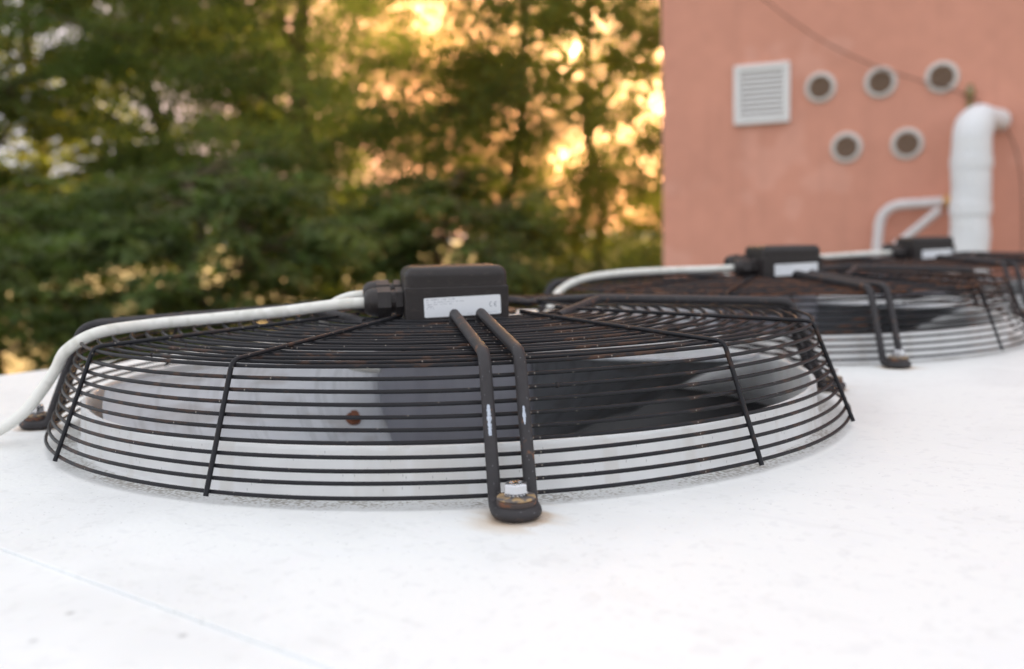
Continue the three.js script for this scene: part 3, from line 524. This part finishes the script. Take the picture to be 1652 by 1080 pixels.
function tree(name, label, category, grp, x, z, o) {
  const rnd = mulberry(o.seed), t = group(name, x, -1.25, z), H = o.h, wood = [], mats = [], cols = [];
  const base = V(0, 0, 0), lean = V((rnd() - 0.5) * 0.5, 1, (rnd() - 0.5) * 0.4).normalize();
  const stem = []; for (let i = 0; i <= 10; i++) stem.push(V(lean.x * H * i / 10 + 0.08 * Math.sin(i * 1.3 + o.seed), H * i / 10, lean.z * H * i / 10 + 0.08 * Math.cos(i * 1.7 + o.seed)));
  stem[0].x = stem[0].z = 0;
  const trunk = mesh('trunk', uvScale(tube(stem, (s) => o.trunk * (1 - 0.85 * s) + 0.012, 9), 1, 20), bark, t);
  const m4 = new THREE.Matrix4(), q = new THREE.Quaternion(), up = V(0, 1, 0), sc = V(1, 1, 1), Zp = V(0, 0, 1);
  for (let i = 0; i < o.limbs; i++) {
    const f = lerp(o.low, 1, Math.pow((i + rnd() * 0.9) / o.limbs, 0.9)), k = Math.min(9.99, f * 10), p0 = stem[Math.floor(k)].clone().lerp(stem[Math.min(10, Math.floor(k) + 1)], k % 1);
    const az = i * 2.4 + rnd() * 1.2, L = o.spread * (1 - 0.62 * Math.pow(f, 1.6)) * (0.65 + 0.55 * rnd()), rise = 0.15 + 0.55 * rnd() + 0.5 * f;
    const dir = V(Math.cos(az), rise, Math.sin(az)).normalize(), lp = [];
    for (let s = 0; s <= 6; s++) { const u = s / 6; lp.push(p0.clone().addScaledVector(dir, L * u).add(V(0.05 * Math.sin(u * 7 + i), -0.18 * L * u * u, 0.05 * Math.cos(u * 6 + i)))); }
    wood.push(clean(tube(lp, (s) => Math.max(0.006, o.trunk * 0.36 * (1 - 0.85 * s) * (1.1 - 0.5 * f)), 6)));
    for (let b = 0; b < o.subs; b++) {
      const u = 0.18 + 0.82 * ((b + rnd()) / o.subs), ku = Math.min(5.99, u * 6), c0 = lp[Math.floor(ku)].clone().lerp(lp[Math.floor(ku) + 1], ku % 1);
      const a2 = az + (rnd() - 0.5) * 3.2, l2 = o.twig * (0.5 + 0.8 * rnd()) * (1.1 - 0.4 * u), d2 = V(Math.cos(a2), (rnd() - 0.35) * 0.8, Math.sin(a2)).normalize(), e2 = c0.clone().addScaledVector(d2, l2).add(V(0, -0.12 * l2, 0));
      wood.push(clean(tube([c0, c0.clone().lerp(e2, 0.5).add(V(0, 0.05 * l2, 0)), e2], (s) => 0.008 * (1 - 0.6 * s) + 0.002, 4)));
      const sprays = o.sprays;
      for (let s = 0; s < sprays; s++) {
        const w = 0.2 + 0.8 * ((s + rnd()) / sprays), at = c0.clone().lerp(e2, w).add(V((rnd() - 0.5) * 0.12, (rnd() - 0.5) * 0.10, (rnd() - 0.5) * 0.12));
        const a3 = a2 + (rnd() - 0.5) * 2.6, dd = V(Math.cos(a3), (rnd() - 0.55) * 0.6, Math.sin(a3)).normalize();
        q.setFromUnitVectors(Zp, V(dd.x, 0, dd.z).normalize()); const tilt = new THREE.Quaternion().setFromAxisAngle(V(1, 0, 0), -dd.y - 0.1 * rnd()), rl = new THREE.Quaternion().setFromAxisAngle(Zp, (rnd() - 0.5) * 0.7);
        q.multiply(tilt).multiply(rl); const z0 = o.leaf * (0.7 + 0.6 * rnd()); sc.set(z0, z0, z0); m4.compose(at, q, sc); mats.push(m4.clone());
        const j = 0.72 + 0.56 * rnd(), y = rnd() * 0.25; cols.push(lin(j * (1 + y), j, j * (1 - 0.4 * y)));
      }
    }
  }
  for (let i = 0; i < (o.scatter ?? 0); i++) {   // twigs between the limbs
    const a = rnd() * 6.2832, y = 2 * rnd() - 1, k = Math.sqrt(1 - y * y) * Math.pow(rnd(), 0.42) * o.spread * 0.85, at = V(Math.cos(a) * k, H * (0.56 + 0.04 * (o.fine)) + y * H * (o.fine ? 0.40 : 0.46), Math.sin(a) * k).add(V(lean.x * H * 0.5, 0, lean.z * H * 0.5));
    q.setFromEuler(new THREE.Euler((rnd() - 0.5) * 1.6, rnd() * 6.28, (rnd() - 0.5) * 1.6)); const z0 = o.leaf * (0.7 + 0.6 * rnd()); sc.set(z0, z0, z0); m4.compose(at, q, sc); mats.push(m4.clone());
    const j = 0.72 + 0.56 * rnd(), w = rnd() * 0.25; cols.push(lin(j * (1 + w), j, j * (1 - 0.4 * w)));
  }
  mesh('limbs', mergeGeometries(wood), bark, t);
  const SP = o.fine ? FINE : SPRAYS;
  for (let v = 0; v < SP.length; v++) {
    const own = mats.map((m, i) => [m, cols[i]]).filter((_, i) => i % SP.length === v), im = new THREE.InstancedMesh(SP[v], o.mat, own.length);
    own.forEach(([m, c], i) => { im.setMatrixAt(i, m); im.setColorAt(i, c); }); im.name = 'crown'; im.userData = { kind: 'stuff' }; im.castShadow = im.receiveShadow = true; t.add(im);
  }
  return add(t, label, category, grp);
}
const G = { a: leafMat(0.14, 0.215, 0.04, 0.65), b: leafMat(0.16, 0.225, 0.042, 0.65), c: leafMat(0.13, 0.21, 0.046, 0.65) };
const big = { limbs: 34, subs: 10, sprays: 6, low: 0.12, trunk: 0.10, spread: 2.3, twig: 0.8, leaf: 1.1 };
const airy = { fine: true, low: 0.2, scatter: 980, limbs: 17, subs: 7, sprays: 4, leaf: 1.0, trunk: 0.055, twig: 0.9 };
const TG = 'trees beyond the roof';
tree('leafy_tree', 'dark green tree filling the far left of the picture', 'tree', TG, -4.7, -8.2, { ...big, seed: 11, h: 6.0, mat: G.a });
tree('leafy_tree', 'green tree with bare grey branches at the upper left', 'tree', TG, -3.2, -9.6, { ...big, seed: 23, h: 6.6, mat: G.b, limbs: 30 });
tree('leafy_tree', 'bright green tree left of the nearest terminal box', 'tree', TG, -1.75, -8.6, { ...big, fine: true, limbs: 24, subs: 9, sprays: 5, scatter: 1000, seed: 37, h: 6.2, mat: G.c });
tree('leafy_tree', 'tree rising right above the nearest terminal box', 'tree', TG, -0.35, -9.2, { ...big, ...airy, seed: 41, h: 6.4, mat: G.a });
tree('leafy_tree', 'golden backlit tree beside the corner of the pink building', 'tree', TG, 1.02, -10.2, { ...big, ...airy, seed: 59, h: 4.0, mat: G.b, limbs: 15, scatter: 860 });
tree('leafy_tree', 'tallest tree, at the back behind the left trees', 'tree', TG, -6.6, -13.0, { ...big, seed: 73, h: 8.0, spread: 3, mat: G.b });
tree('leafy_tree', 'tall thin tree at the back behind the middle trees', 'tree', TG, -2.6, -13.5, { ...big, ...airy, seed: 83, scatter: 500, h: 5.4, spread: 2.6, mat: G.a, limbs: 16 });
tree('leafy_tree', 'thin backlit tree farther back, left of the building corner', 'tree', TG, 0.55, -12.8, { ...big, ...airy, seed: 67, h: 5.2, mat: G.c, limbs: 10, scatter: 380 });
const low = { limbs: 16, subs: 7, sprays: 6, low: 0.02, trunk: 0.05, spread: 1.35, twig: 0.5, leaf: 0.9 };
const SG = 'shrubs under the trees';
tree('leafy_shrub', 'dark shrub at the left edge below the dark tree', 'shrub', SG, -3.3, -5.6, { ...low, seed: 101, h: 1.5, mat: G.a });
tree('leafy_shrub', 'pale green shrub above the left rim of the nearest guard', 'shrub', SG, -1.9, -6.0, { ...low, seed: 103, h: 1.75, mat: G.c });
tree('leafy_shrub', 'green shrub directly behind the nearest terminal box', 'shrub', SG, -0.75, -6.6, { ...low, seed: 107, h: 1.6, mat: G.c });
tree('leafy_shrub', 'shrub between the nearest terminal box and the pink building', 'shrub', SG, 0.55, -7.2, { ...low, fine: true, sprays: 4, limbs: 12, seed: 109, h: 1.0, spread: 1.0, mat: G.a });
tree('leafy_shrub', 'low shrub at the foot of the building corner', 'shrub', SG, 1.55, -8.2, { ...low, fine: true, sprays: 4, limbs: 12, seed: 113, h: 1.0, spread: 1.0, mat: G.a });

shade(scene);
renderer.render(scene, camera);
